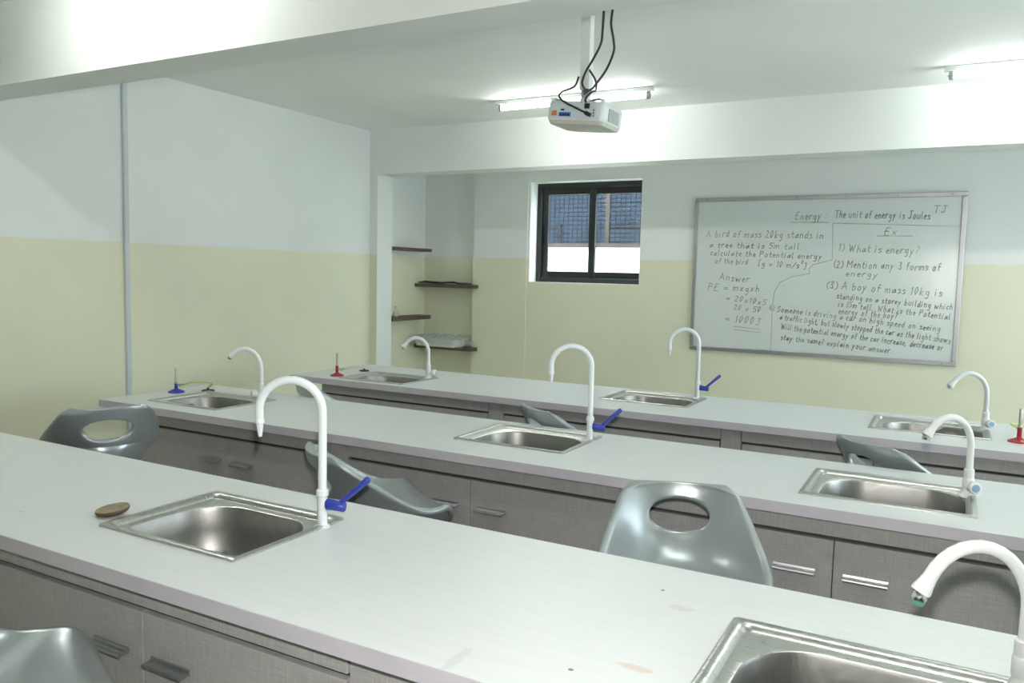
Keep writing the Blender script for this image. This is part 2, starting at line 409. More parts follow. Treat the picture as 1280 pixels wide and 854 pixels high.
# ------------------------------------------------------------------ benches: worktops, cabinets, sinks
BZ = .87
ROWS = ['front', 'middle', 'rear']
BENCH = [dict(y0=1.112, y1=1.806, x0=-3.75, x1=.43, posts=(-2.23, -.93, .36)),
         dict(y0=2.527, y1=3.209, x0=-3.745, x1=.43, posts=(-2.23, -.92, .37)),
         dict(y0=3.813, y1=4.584, x0=-3.70, x1=.43, posts=(-2.205, -.90, .36))]
SINKS = [[(-1.668, 1.4775), (-.097, 1.398)], [(-3.275, 2.832), (-1.512, 2.933), (-.149, 2.853)], [(-3.107, 4.072), (-1.435, 4.283), (-.066, 4.24)]]
for bi, (B, S) in enumerate(zip(BENCH, SINKS)):
    row = ROWS[bi]
    x0, x1, y0, y1 = B['x0'], B['x1'], B['y0'], B['y1']
    wt = thing('worktop', {'front': 'long pale laminate worktop in the foreground, nearest of the three', 'middle': 'long pale laminate worktop in the middle row behind the silver stools',
                           'rear': 'long pale laminate worktop farthest back, below the whiteboard'}[row], 'worktop', (0, 0, 0), group='laboratory worktops')
    mb = MB(); xs = x0 + .002
    for sx, sy in S:
        a, b = sx - .232, sx + .232
        mb.box(xs, a, y0 + .002, y1, BZ - .035, BZ)
        mb.box(a, b, y0 + .002, sy - .178, BZ - .035, BZ); mb.box(a, b, sy + .178, y1, BZ - .035, BZ)
        xs = b
    mb.box(xs, x1, y0 + .002, y1, BZ - .035, BZ)
    obj('slab', mb, M_TOP, wt)
    obj('edge_band', MB().box(x0, x1, y0, y0 + .002, BZ - .036, BZ - .0008), M_EDGE, wt)
    obj('edge_band', MB().box(x0, x0 + .002, y0 + .002, y1, BZ - .036, BZ - .0008), M_EDGE, wt)
    yf = y0 + .05; yr = y1 - .05
    p = B['posts']
    for ui, pr in enumerate(p):
        cab = thing('base_cabinet', f"grey woven-look two-door base cabinet, {['left', 'middle', 'right'][ui]} unit under the {row} worktop", 'cabinet', (pr - .05, yf, 0), group='base cabinets under the worktops')
        W = 1.2 if ui == 0 else pr - p[ui - 1] - .102; a = -W
        # carcass, doors, apron; local x from -W to 0, post 0..0.1
        mb = MB().box(a, a + .018, .02, yr - yf, .10, .83).box(-.018, 0, .02, yr - yf, .10, .83).box(a, 0, .02, yr - yf, .10, .118).box(a, 0, yr - yf - .012, yr - yf, .10, .83)
        mb.box(a, 0, .022, .034, .755, .80).box(a / 2 - .015, a / 2 + .015, .02, .05, .118, .78)
        obj('carcass', mb, M_DARK, cab)
        obj('apron_panel', MB().box(a, 0, .0, .018, .773, .834), M_LINEN, cab, bevel=.001)
        for k in (0, 1):
            da, db = (a + .003, a / 2 - .0015) if k == 0 else (a / 2 + .0015, -.003)
            d = obj('door', MB().box(da, db, 0, .018, .112, .760), M_LINEN, cab, bevel=.0012)
            hx0, hx1 = (a / 2 - .175, a / 2 - .05) if k == 0 else (a / 2 + .03, a / 2 + .155)
            obj('handle', MB().prism_x([(0, .664), (-.004, .664), (-.006, .6575), (-.014, .6565), (-.016, .655), (-.018, .6565), (-.027, .656), (-.029, .652), (-.027, .648), (-.024, .651), (-.004, .652), (0, .650)], hx0, hx1), M_ALU, d)
        obj('filler_post', MB().box(.002, .098, .006, .024, .10, .834), M_LINEN, cab, bevel=.001)
        obj('plinth', MB().box(a, .1, .05, .066, 0, .10), M_KICK, cab)
        if ui == 0:
            obj('end_panel', MB().box(a - .02, a, .0, yr - yf, 0, .834), M_LINEN, cab, bevel=.001)

# ------------------------------------------------------------------ sinks
def rrect(hx, hy, r, n=8, cx=0, cy=0):
    rs = r if isinstance(r, (list, tuple)) else [r] * 4       # order: +x+y, -x+y, -x-y, +x-y
    pts = []
    for q, (sx, sy) in enumerate(((1, 1), (-1, 1), (-1, -1), (1, -1))):
        rr = rs[q]
        for k in range(n + 1):
            a = PI / 2 * q + PI / 2 * k / n
            pts.append((cx + sx * (hx - rr) + rr * math.cos(a), cy + sy * (hy - rr) + rr * math.sin(a)))
    return pts
def loft(mb, loops, close_end=False):
    n = len(loops[0]); o = []
    vs = [p for l in loops for p in l]
    fs = [(i * n + k, i * n + (k + 1) % n, (i + 1) * n + (k + 1) % n, (i + 1) * n + k) for i in range(len(loops) - 1) for k in range(n)]
    if close_end: fs.append(tuple((len(loops) - 1) * n + k for k in range(n)))
    return mb.add(vs, fs)
def z3(l, z): return [(x, y, z) for x, y in l]
def bowl_outline(s=1.0, dz=0):
    # D shaped opening: straight front, bulging back with large corner radii
    pts = rrect(.213 * s, .148 * s, [.12 * s, .12 * s, .05 * s, .05 * s], 8, .015, -.028)
    out = []
    for x, y in pts:
        if y > 0: y += .022 * s * (1 - min(1, ((x - .015) / .213) ** 2))
        out.append((x, y))
    return out
SINK_SRC = None
def make_sink():
    t = thing('sink', '', 'sink', (0, 0, BZ))
    mb = MB()
    loft(mb, [z3(rrect(.250, .194, .008), -.0005), z3(rrect(.250, .194, .008), .004), z3(rrect(.247, .191, .008), .0065), z3(rrect(.236, .180, .012), .0065),
              z3(rrect(.226, .170, .018), .002), z3(rrect(.222, .166, .02), -.006), z3(rrect(.220, .164, .02), -.0065), z3(bowl_outline(1.02), -.0065), z3(bowl_outline(1.0), -.0085)])
    obj('rim', mb, M_STEEL, t, smooth='auto')
    mb = MB()
    loft(mb, [z3(bowl_outline(1.0), -.0085), z3(bowl_outline(.985), -.016), z3(bowl_outline(.96), -.07), z3(bowl_outline(.93), -.125), z3(bowl_outline(.85), -.15), z3(bowl_outline(.6), -.158), z3(bowl_outline(.14), -.161)], True)
    obj('bowl', mb, M_BOWL, t, smooth=True)
    d = obj('drain', MB().lathe([(.036, -.1575), (.036, -.1555), (.028, -.1555), (.024, -.160), (.004, -.1605)], 20, (.012, -.025, 0)), M_CHROME, t, smooth='auto')
    obj('corner_highlight_disc', MB().lathe([(.014, 0), (.014, .003), (.006, .004)], 16).xform(Matrix.Translation((-.155, .112, -.03)) @ Matrix.Rotation(math.radians(80), 4, Vector((1, .9, 0)))), M_CHROME, t, smooth='auto')  # chrome disc standing in for the bright highlight at the back left corner
    return t
SINK_LABELS = [['steel sink in the front worktop with a brown disc at its left corner', 'steel sink cut off by the bottom right of the photo, in the front worktop'],
               ['steel sink at the left end of the middle worktop beside the blue burner', 'steel sink in the middle of the middle worktop under a blue-levered tap', 'steel sink at the right of the middle worktop'],
               ['steel sink at the left end of the rear worktop beside the red burner', 'steel sink in the middle of the rear worktop under the tall blue-levered tap', 'steel sink at the right of the rear worktop beside the cut-off red burner']]
src = None
for bi, S in enumerate(SINKS):
    for si, (sx, sy) in enumerate(S):
        s_ = make_sink() if src is None else copy_tree(src)
        src = src or s_
        s_.location = (sx, sy, BZ)
        tag(s_, SINK_LABELS[bi][si], 'sink', 'stainless sinks set in the worktops')

# ------------------------------------------------------------------ taps
def lever_tap(loc, label):
    t = thing('swan_neck_tap', label, 'tap', loc, group='tall lever taps')
    obj('base_flange', MB().lathe([(.024, 0), (.024, .004), (.019, .008), (.0145, .011)], 24), M_PLASTIC2, t, smooth='auto')
    obj('column', MB().tube([(0, 0, .008), (0, 0, .09)], .0132, 20), M_PLASTIC2, t, smooth='auto')
    obj('collar', MB().lathe([(.0125, .086), (.0165, .089), (.0165, .103), (.0125, .107)], 20), M_PLASTIC2, t, smooth='auto')
    d = Vector((-.878, -.478, 0)); R = .083; zc = .313
    pts = [(0, 0, .1), (0, 0, .2), (0, 0, zc)]
    for k in range(1, 17):
        a = PI * k / 16 * 1.04
        p = d * (R - R * math.cos(a)) + Vector((0, 0, zc + R * .98 * math.sin(a))); pts.append(tuple(p))
    e = Vector(pts[-1]); dr = (Vector(pts[-1]) - Vector(pts[-2])).normalized()
    pts.append(tuple(e + dr * .012))
    sp = obj('spout', MB().tube(pts, .0112, 18), M_PLASTIC2, t, smooth='auto')
    e = Vector(pts[-1])
    obj('nozzle', MB().tube([e, e + dr * .004, e + dr * .012, e + dr * .014, e + dr * .022, e + dr * .048], [.0112, .0125, .0125, .0095, .0085, .005], 16), M_PLASTIC2, sp, smooth='auto')
    l = Vector((.915, .40, 0)).normalized()
    hub = MB().tube([l * .010 + Vector((0, 0, .066)), l * .014 + Vector((0, 0, .066)), l * .04 + Vector((0, 0, .0625)), l * .058 + Vector((0, 0, .061)), l * .062 + Vector((0, 0, .061))], [.013, .0155, .0135, .0145, .0115], 18)
    h = obj('lever_hub', hub, M_BLUE, t, smooth='auto')
    a0 = l * .046 + Vector((0, 0, .068)); a1 = l * .126 + Vector((0, 0, .140))
    obj('lever', MB().tube([a0, a0.lerp(a1, .12), a0.lerp(a1, .5), a0.lerp(a1, .92), a0.lerp(a1, .985), a1], [.0065, .0065, .0075, .0092, .008, .004], 14), M_BLUE, h, smooth=True)
    return t
lever_tap((-1.431, 1.594, BZ - .005), 'tall white swan-neck tap with blue lever in the foreground worktop')
lever_tap((-1.280, 3.028, BZ - .005), 'tall white swan-neck tap with blue lever on the middle worktop')
lever_tap((-1.238, 4.459, BZ - .005), 'tall white swan-neck tap with blue lever in front of the whiteboard')

def knob_tap(loc, label, kd, green=False, R=.080, arc=142, d=(-.885, -.465, 0), lower=0.0):
    t = thing('gooseneck_tap', label, 'tap', loc, group='short white knob taps')
    k_ = Vector(kd).normalized()
    obj('base_flange', MB().lathe([(.027, 0), (.027, .004), (.022, .009), (.017, .02), (.0155, .034)], 24), M_PLASTIC, t, smooth='auto')
    body = MB().tube([(0, 0, .022), (0, 0, .03), (0, 0, .06), (0, 0, .066)], [.015, .0175, .0175, .014], 20)
    obj('body', body, M_PLASTIC, t, smooth='auto')
    obj('collar', MB().lathe([(.013, .062), (.0155, .064), (.0155, .090), (.012, .093)], 20), M_PLASTIC, t, smooth='auto')
    o = Vector((0, 0, .04))
    st = MB().tube([o, o + k_ * .03], .010, 14)
    kn = obj('knob', st.tube([o + k_ * .024, o + k_ * .028, o + k_ * .046, o + k_ * .050], [.016, .020, .0205, .017], 10), M_PLASTIC, t, smooth='auto')
    obj('knob_cap', MB().tube([o + k_ * .050, o + k_ * .0515], [.0125, .0115], 18), M_KNOBBLUE, kn, smooth='auto')
    d = Vector(d).normalized(); zc = .166 - lower
    pts = [(0, 0, .09), (0, 0, .118), (0, 0, zc)]; rad = [.0112, .0108, .0104]
    for k in range(1, 15):
        a = math.radians(arc) * k / 14
        p = d * (R - R * math.cos(a)) + Vector((0, 0, zc + R * 1.18 * math.sin(a)))
        pts.append(tuple(p)); rad.append(.0104 + .0012 * k / 14)
    dr = (Vector(pts[-1]) - Vector(pts[-2])).normalized(); e = Vector(pts[-1])
    pts += [tuple(e + dr * .012), tuple(e + dr * .026), tuple(e + dr * .030)]; rad += [.0135, .0165, .0155]
    sp = obj('spout', MB().tube(pts, rad, 18), M_PLASTIC, t, smooth='auto')
    e = e + dr * .028; dd = Vector((0, 0, -1)) * .7 + dr * .3
    ae = obj('aerator', MB().tube([e, e + dd * .012, e + dd * .016], [.0125, .0125, .0105], 16), M_CHROME, sp, smooth='auto')
    if green: obj('aerator_insert', MB().tube([e + dd * .016, e + dd * .024], [.0105, .009], 14), M_GREEN, sp, smooth='auto')
    return t
knob_tap((.140, 1.565, BZ - .005), 'white curved tap with green aerator at the bottom right corner of the photo', (.95, -.2, 0), True, .088, 152, lower=.02)
knob_tap((-3.092, 2.985, BZ - .005), 'white curved tap beside the sink near the blue burner', (-.6, -.8, 0), R=.086, arc=128)
knob_tap((.077, 2.945, BZ - .005), 'white curved tap with blue-capped knob on the right of the middle worktop', (.42, -.9, 0), R=.080, d=(-.78, -.62, 0))
knob_tap((-2.918, 4.235, BZ - .005), 'white curved tap on the rear worktop in front of the alcove shelves', (.95, .25, 0))
knob_tap((.164, 4.335, BZ - .005), 'white curved tap on the rear worktop right of the whiteboard', (.5, -.86, 0), R=.088)

# ------------------------------------------------------------------ stools
CTRL = [(.205, -.056, .120), (.196, -.022, .172), (.140, -.002, .212), (.035, -.024, .238), (-.062, -.034, .246), (-.135, -.012, .246), (-.186, .036, .236), (-.215, .094, .218), (-.233, .147, .199), (-.2445, .190, .178), (-.249, .213, .136)]
WING_Y = [0, .0, .03, .085, .135, .165, .160, .125, .085, .052, .036]
WING_Z = [0, .004, .022, .048, .066, .062, .046, .030, .016, .006, .0]
def wing(T, s):
    i = max(0, min(9, int(s))); t = s - i
    P = [T[max(0, min(10, i + k))] for k in (-1, 0, 1, 2)]
    return 0.5 * (2 * P[1] + (P[2] - P[0]) * t + (2 * P[0] - 5 * P[1] + 4 * P[2] - P[3]) * t * t + (3 * P[1] - P[0] - 3 * P[2] + P[3]) * t ** 3)
def prof(s):
    i = max(0, min(len(CTRL) - 2, int(s))); t = s - i
    P = [Vector(CTRL[max(0, min(len(CTRL) - 1, i + k))]) for k in (-1, 0, 1, 2)]
    return 0.5 * ((2 * P[1]) + (P[2] - P[0]) * t + (2 * P[0] - 5 * P[1] + 4 * P[2] - P[3]) * t * t + (3 * P[1] - P[0] - 3 * P[2] + P[3]) * t ** 3)
def sm(a, b, x):
    x = max(0, min(1, (x - a) / (b - a))); return x * x * (3 - 2 * x)
SEAT_Z = .73
def shell_pt(u, s):
    f, z, w_ = prof(s)
    c = abs(u) ** 2.3
    y = f + wing(WING_Y, s) * c
    zz = z + wing(WING_Z, s) * c
    return Vector((w_ * u * .94, y, zz + SEAT_Z))
def stool_shell():
    NU, NS = 32, 60; sh, S_, U_ = 7.5, 2.0, .75; ru, rs, q0 = .46, .86, .5
    vs = {}; V = []
    for j in range(NS + 1):
        for i in range(NU + 1):
            u = -1 + 2 * i / NU; s = 10 * j / NS
            du, ds = u / U_, (s - sh) / S_
            q = max(abs(du), abs(ds))
            if q < q0 - 1e-4: continue
            if q < 1:
                th = math.atan2(ds, du); tt = (q - q0) / (1 - q0)
                eu, es = ru * math.cos(th), rs * math.sin(th)
                k = 1 / q
                bu, bs = u * k, (s - sh) * k
                u2, s2 = eu * (1 - tt) + bu * tt, sh + es * (1 - tt) + bs * tt
            else: u2, s2 = u, s
            vs[(i, j)] = len(V); V.append(tuple(shell_pt(u2, s2)))
    F = []
    for j in range(NS):
        for i in range(NU):
            k = [(i, j), (i + 1, j), (i + 1, j + 1), (i, j + 1)]
            if all(x in vs for x in k):
                qq = [max(abs((-1 + 2 * a / NU) / U_), abs((10 * b / NS - sh) / S_)) for a, b in k]
                if max(qq) <= q0 + 1e-4: continue
                F.append(tuple(vs[x] for x in k))
    return MB().add(V, F)
def stool_under():
    NU, NS = 24, 36; V = []; F = []; s1 = 6.4
    for j in range(NS + 1):
        s = s1 * j / NS
        for i in range(NU + 1):
            u = (-1 + 2 * i / NU) * .97
            p = shell_pt(u, s)
            a, b = prof(max(0, s - .05)), prof(s + .05)
            tf, tz = b[0] - a[0], b[1] - a[1]; L = math.hypot(tf, tz)
            nf, nz = -tz / L, tf / L
            if s < 2.2: nf, nz = nf * .3, -1
            D = .115 * (math.sin(PI * min(1, j / NS)) ** .65 if 0 < j < NS else 0) * math.sqrt(max(0, 1 - (u / .97) ** 2)) ** .9
            V.append((p.x * (1 - .25 * D / .115), p.y + nf * D * .75, p.z + nz * D))
    F = [(j * (NU + 1) + i, j * (NU + 1) + i + 1, (j + 1) * (NU + 1) + i + 1, (j + 1) * (NU + 1) + i) for j in range(NS) for i in range(NU)]
    return MB().add(V, F)
def make_stool():
    t = thing('bar_stool', '', 'stool')
    sh = obj('seat_shell', stool_shell(), M_STOOL, t, smooth=True)
    m = sh.modifiers.new('thickness', 'SOLIDIFY'); m.thickness = .024; m.offset = 0
    m = sh.modifiers.new('smooth', 'SUBSURF'); m.levels = 1; m.render_levels = 1
    obj('seat_underside', stool_under(), M_STOOL, t, smooth=True)
    obj('gas_column', MB().tube([(0, 0, .03), (0, 0, .34), (0, 0, .341), (0, 0, SEAT_Z - .1)], [.028, .028, .02, .02], 18), M_CHROME, t, smooth='auto')
    obj('base_disc', MB().lathe([(.2, 0), (.2, .008), (.17, .018), (.06, .032), (.03, .05)], 32), M_CHROME, t, smooth='auto')
    ring = [(.0 + .13 * math.cos(2 * PI * k / 24), .1 + .13 * math.sin(2 * PI * k / 24), .27) for k in range(25)]
    obj('foot_ring', MB().tube(ring, .011, 10).tube([(0, 0, .27), (0, -.03, .27)], .012, 10), M_CHROME, t, smooth='auto')
    obj('height_lever', MB().tube([(.03, .02, SEAT_Z - .115), (.16, .12, SEAT_Z - .11), (.20, .15, SEAT_Z - .10)], .006, 8), M_CHROME, t, smooth='auto')
    return t
STOOLS = [  # x, y, direction the sitter faces (degrees from +x), dz, label
    (-3.175, 2.15, 153, .03, 'silver-grey scoop stool at the far left seen from behind, before the middle worktop'),
    (-1.72, 2.22, 58, .0, 'silver-grey scoop stool in side view behind the foreground blue-levered tap'),
    (-.613, 2.13, 290, -.014, 'silver-grey scoop stool facing the camera, its oval handle hole wide open'),
    (-2.935, 3.44, 47, -.014, 'silver-grey scoop stool before the left of the rear worktop, only backrest rim showing'),
    (-1.535, 3.465, 54, -.008, 'silver-grey scoop stool before the middle of the rear worktop, partly behind a blue lever'),
    (-.122, 3.495, 50, -.005, 'silver-grey scoop stool before the right of the rear worktop, backrest hole half hidden'),
    (-1.575, .83, 66, -.02, 'silver-grey scoop stool cut off at the bottom left corner of the photo'),
]
src = None
for x, y, a, dz, l in STOOLS:
    s_ = make_stool() if src is None else copy_tree(src)
    src = src or s_
    s_.location = (x, y, dz); s_.rotation_euler = (0, 0, math.radians(a - 90))
    tag(s_, l, 'stool', 'silver-grey scoop stools')

# ------------------------------------------------------------------ burners, hoses, gas outlets
def burner(loc, label, mat, rz, h=0.0):
    t = thing('bunsen_burner', label, 'burner', loc, rz, group='bunsen burners')
    obj('base', MB().lathe([(.043, 0), (.043, .005), (.034, .010), (.012, .019), (.0095, .022)], 28), mat, t, smooth='auto')
    obj('stem', MB().tube([(0, 0, .018), (0, 0, .048 + h)], .0095, 16), mat, t, smooth='auto')
    obj('air_collar', MB().lathe([(.008, .046 + h), (.0085, .048 + h), (.0085, .058 + h), (.007, .06 + h)], 16), M_BRASS, t, smooth='auto')
    obj('barrel', MB().tube([(0, 0, .055 + h), (0, 0, .128 + h), (0, 0, .13 + h)], [.0062, .0062, .0055], 14), M_BRASS, t, smooth='auto')
    g = MB().tube([(.006, 0, .042), (.03, 0, .042), (.05, 0, .044)], [.006, .005, .0045], 10)
    obj('gas_inlet', g.tube([(.024, 0, .046), (.027, -.006, .03)], .004, 8), M_BRASS, t, smooth='auto')
    return t
def outlet(loc, label):
    t = thing('gas_outlet', label, 'outlet', loc, group='black gas outlets on the worktops')
    obj('flange', MB().lathe([(.034, 0), (.034, .004), (.03, .007), (.014, .009)], 24), M_BLACK, t, smooth='auto')
    obj('nipple', MB().tube([(0, 0, .005), (0, 0, .013), (-.006, .0, .018)], [.007, .006, .005], 10), M_BLACK, t, smooth='auto')
    return t
def hose(name, pts, mat, label):
    P = [Vector(p) for p in pts]; out = []
    for i in range(len(P) - 1):
        q = [P[max(0, i - 1)], P[i], P[i + 1], P[min(len(P) - 1, i + 2)]]
        for k in range(6):
            s = k / 6
            out.append(.5 * (2 * q[1] + (q[2] - q[0]) * s + (2 * q[0] - 5 * q[1] + 4 * q[2] - q[3]) * s * s + (3 * q[1] - q[0] - 3 * q[2] + q[3]) * s ** 3))
    out.append(P[-1])
    o = obj(name, MB().tube(out, .0052, 10), mat, smooth='auto')
    return tag(o, label, 'hose')
burner((-3.64, 2.905, BZ), 'blue-based bunsen burner at the left end of the middle worktop', M_BLUEENAMEL, .35)
outlet((-3.545, 3.035, BZ), 'black gas outlet behind the sink near the blue burner')
hose('rubber_hose', [(-3.592, 2.923, BZ + .044), (-3.565, 2.94, BZ + .056), (-3.50, 2.985, BZ + .060), (-3.51, 3.03, BZ + .042), (-3.551, 3.035, BZ + .017)], M_HOSEG, 'yellow-green gas hose arching from the blue burner')
burner((-3.434, 3.958, BZ), 'red-based bunsen burner at the left end of the rear worktop', M_RED, .6, .016)
outlet((-3.455, 4.255, BZ), 'black gas outlet behind the left sink of the rear worktop')
hose('rubber_hose', [(-3.393, 3.986, BZ + .044), (-3.37, 4.02, BZ + .050), (-3.40, 4.12, BZ + .040), (-3.44, 4.22, BZ + .028), (-3.461, 4.255, BZ + .017)], M_HOSEP, 'pale pink gas hose leading from the left red burner')
burner((.285, 4.085, BZ), 'red-based bunsen burner cut off at the right edge of the photo', M_RED, 1.5, .016)
outlet((.365, 4.30, BZ), 'black gas outlet near the right red burner')
hose('rubber_hose', [(.288, 4.134, BZ + .044), (.275, 4.19, BZ + .05), (.262, 4.25, BZ + .052), (.30, 4.29, BZ + .044), (.359, 4.30, BZ + .017)], M_HOSEG, 'green gas hose curling behind the right red burner')
# brown disc leaning on the front sink
t = thing('clay_disc', 'small round brown disc leaning on the front sink corner', 'disc', (-1.972, 1.366, BZ + .0045))
t.rotation_euler = (math.radians(4), math.radians(-7), .3)
obj('disc_body', MB().lathe([(.034, 0), (.041, .004), (.044, .010), (.043, .0135)], 28), M_LIDB, t, smooth='auto')
obj('disc_top', MB().lathe([(.043, .0135), (.042, .0155), (.03, .016), (.002, .016)], 28), M_LID, t, smooth='auto')

# ------------------------------------------------------------------ projector
pj = thing('projector', 'white ceiling projector with connector panel towards the camera', 'projector', (-1.381, 3.0, 2.158))
pj.rotation_euler = (0, math.radians(5.5), 0)
hw = .124
top = z3(rrect(hw, .105, .02, 6, 0, .105), .078)
mb = MB(); loft(mb, [z3(rrect(hw * .985, .105, .02, 6, 0, .107), .010), z3(rrect(hw, .105, .02, 6, 0, .105), .018), top, z3(rrect(hw * .96, .1, .02, 6, 0, .105), .086), z3(rrect(hw * .6, .07, .02, 6, 0, .105), .088)], True)
obj('body', mb, M_PROJ, pj, smooth='auto')
mb = MB(); loft(mb, [z3(rrect(hw * .985, .105, .02, 6, 0, .107), .010), z3(rrect(hw * .93, .097, .02, 6, 0, .107), -.004), z3(rrect(hw * .7, .07, .02, 6, .01, .107), -.010)], True)
obj('underside', mb, M_PROJB, pj, smooth='auto')
pn = obj('connector_panel', MB().box(-.106, .10, -.0025, .004, .020, .076), M_PROJR, pj, bevel=.001)
obj('sticker', MB().box(-.100, -.078, -.004, -.002, .026, .046), M_ORANGE, pn)
obj('socket_strip', MB().box(-.068, -.016, -.004, -.002, .024, .040), M_BLUEST, pn)
for k in range(4): obj('socket', MB().box(-.062 + k * .011, -.055 + k * .011, -.0055, -.003, .026, .034), M_BLACK, pn)
obj('serial_socket', MB().box(-.060, -.046, -.0055, -.002, .046, .053), M_BLACK, pn)
obj('power_socket', MB().box(.042, .064, -.006, -.002, .056, .076), M_BLACK, pn, bevel=.001)
for k in range(3): obj('audio_jack', MB().tube([(.084, -.001, .028 + k * .011), (.084, -.005, .028 + k * .011)], .003, 8), M_BLUEST if k < 2 else M_BLACK, pn)
vn = obj('vent_grille', MB().box(hw - .002, hw + .002, .055, .165, .018, .068), M_VENT, pj)
for k in range(9): obj('vent_slat', MB().box(hw + .001, hw + .004, .0585 + k * .012, .0605 + k * .012, .019, .067), M_PROJ, vn)
obj('lens_barrel', MB().tube([(-.06, .205, .045), (-.06, .222, .045)], .027, 20), M_BLACK, pj, smooth='auto')
for x, y in ((-.11, .02), (.11, .02), (0, .19)): obj('foot_boss', MB().tube([(x, y, .082), (x, y, .098)], .010, 12), M_PROJ, pj, smooth='auto')

mt = thing('projector_mount', 'white square ceiling pole with bracket arms holding the projector', 'bracket', (-1.383, 3.12, ZC))
obj('ceiling_plate', MB().box(-.06, .06, -.06, .06, -.008, 0), M_PROJ, mt, bevel=.002)
obj('pole', MB().box(-.021, .021, -.021, .021, -.50, -.008), M_PROJ, mt, bevel=.003)
pi_ = obj('inner_pole', MB().box(-.014, .017, -.016, .016, -.535, -.40), M_ALU, mt, bevel=.002)
for k in range(4): obj('adjustment_hole', MB().tube([(.002 + .006 * (k % 2), -.0165, -.515 + .022 * k), (.002 + .006 * (k % 2), -.018, -.515 + .022 * k)], .004, 8), M_VENT, pi_)
obj('ball_joint', MB().lathe([(.012, -.562), (.024, -.555), (.027, -.545), (.022, -.532), (.012, -.527)], 18), M_PROJ, mt, smooth='auto')
for ex, ey in ((-.11, -.09), (.11, -.10), (.0, .07)):
    obj('bracket_arm', MB().tube([(0, 0, -.555), (ex * .5, ey * .5, -.55), (ex, ey, -.552 - ex * .09)], .006, 8), M_ALU, mt, smooth='auto')

def cable(pts, label, r=.0042, plug=None):
    P = [Vector(p) for p in pts]; out = []
    for i in range(len(P) - 1):
        q = [P[max(0, i - 1)], P[i], P[i + 1], P[min(len(P) - 1, i + 2)]]
        for k in range(6):
            s = k / 6
            out.append(.5 * (2 * q[1] + (q[2] - q[0]) * s + (2 * q[0] - 5 * q[1] + 4 * q[2] - q[3]) * s * s + (3 * q[1] - q[0] - 3 * q[2] + q[3]) * s ** 3))
    out.append(P[-1])
    t = thing('cable', label, 'cable', tuple(P[0]))
    o = obj('cord', MB().tube([p - P[0] for p in out], r, 10), M_CABLE, t, smooth='auto')
    if plug:
        d = (P[-1] - P[-2]).normalized(); e = P[-1] - P[0]
        obj('plug', MB().tube([e - d * .012, e - d * .006, e + d * .012, e + d * .016], [.0055, .0085, .0085, .007], 10), M_BLACK, t, smooth='auto')
cable([(-1.064, 2.525, 2.417), (-1.091, 2.583, 2.366), (-1.12, 2.64, 2.345), (-1.17, 2.697, 2.315), (-1.225, 2.755, 2.287), (-1.263, 2.812, 2.265), (-1.278, 2.87, 2.255), (-1.286, 2.927, 2.262), (-1.345, 3.02, 2.272)],
      'black cable hanging from the near beam, left one of the two, looping by the pole')
cable([(-1.033, 2.525, 2.417), (-1.064, 2.591, 2.391), (-1.08, 2.656, 2.358), (-1.105, 2.722, 2.337), (-1.158, 2.788, 2.296), (-1.225, 2.854, 2.265), (-1.273, 2.919, 2.262), (-1.318, 2.96, 2.268), (-1.372, 3.075, 2.30)],
      'black cable hanging from the near beam, right one of the two, sweeping under the pole')
cable([(-1.408, 3.098, 2.362), (-1.418, 3.081, 2.321), (-1.452, 3.04, 2.294), (-1.448, 3.0, 2.268), (-1.415, 2.978, 2.239), (-1.355, 2.978, 2.207), (-1.315, 2.983, 2.186)],
      'black cable bowing left from the pole to the projector panel', plug=True)
cable([(-1.361, 3.1, 2.384), (-1.318, 3.062, 2.333), (-1.297, 3.023, 2.285), (-1.30, 2.985, 2.268), (-1.322, 2.982, 2.245), (-1.325, 2.992, 2.232)],
      'short black cable dropping from the pole to the projector power socket')

# ------------------------------------------------------------------ alcove shelves and what stands on them
def shelf(b, label):
    o = obj('wall_shelf', MB().box(*b), M_WOOD, bevel=.003)
    return tag(o, label, 'shelf', 'brown alcove shelves')
shelf((-4.77, -4.62, 6.115, 6.735, 1.744, 1.774), 'dark brown shelf highest in the alcove, on its left side')
shelf((-4.77, -4.075, 6.655, 6.83, 1.394, 1.428), 'dark brown shelf with a dark stick lying on it, second from the top')
shelf((-4.77, -4.62, 6.115, 6.735, 1.072, 1.111), 'dark brown shelf holding the small glass flask')
shelf((-4.77, -4.075, 6.655, 6.83, .780, .815), 'dark brown lowest shelf carrying the wrapped white tray')
hp = [(-4.74, 6.69, 1.438), (-4.66, 6.68, 1.446), (-4.56, 6.70, 1.441), (-4.46, 6.69, 1.439), (-4.38, 6.685, 1.445), (-4.32, 6.69, 1.447), (-4.27, 6.68, 1.439), (-4.12, 6.69, 1.437)]
tag(obj('stick', MB().tube(hp, [.006, .012, .013, .010, .010, .012, .009, .006], 10), M_STICK, smooth='auto'), 'dark knobbly stick lying along the second shelf of the alcove', 'stick')
fk = thing('glass_flask', 'small conical glass flask on the left alcove shelf next to the pier', 'flask', (-4.69, 6.24, 1.111))
obj('flask_body', MB().lathe([(.030, 0), (.034, .004), (.033, .012), (.014, .062), (.011, .07), (.011, .095), (.014, .098)], 20), M_FLASK, fk, smooth='auto')
obj('powder', MB().lathe([(.030, .002), (.031, .010), (.022, .028), (.004, .034)], 16), M_TRAY, fk, smooth='auto')
tr = thing('plastic_tray', 'white plastic tray on the lowest alcove shelf under clear film', 'tray', (-4.45, 6.665, .816))
mb = MB(); loft(mb, [z3(rrect(.215, .125, .03, 5), 0), z3(rrect(.235, .145, .035, 5), .062), z3(rrect(.250, .158, .04, 5), .066), z3(rrect(.250, .158, .04, 5), .072), z3(rrect(.230, .140, .035, 5), .072), z3(rrect(.212, .122, .03, 5), .008), z3(rrect(.10, .05, .02, 5), .006)], True)
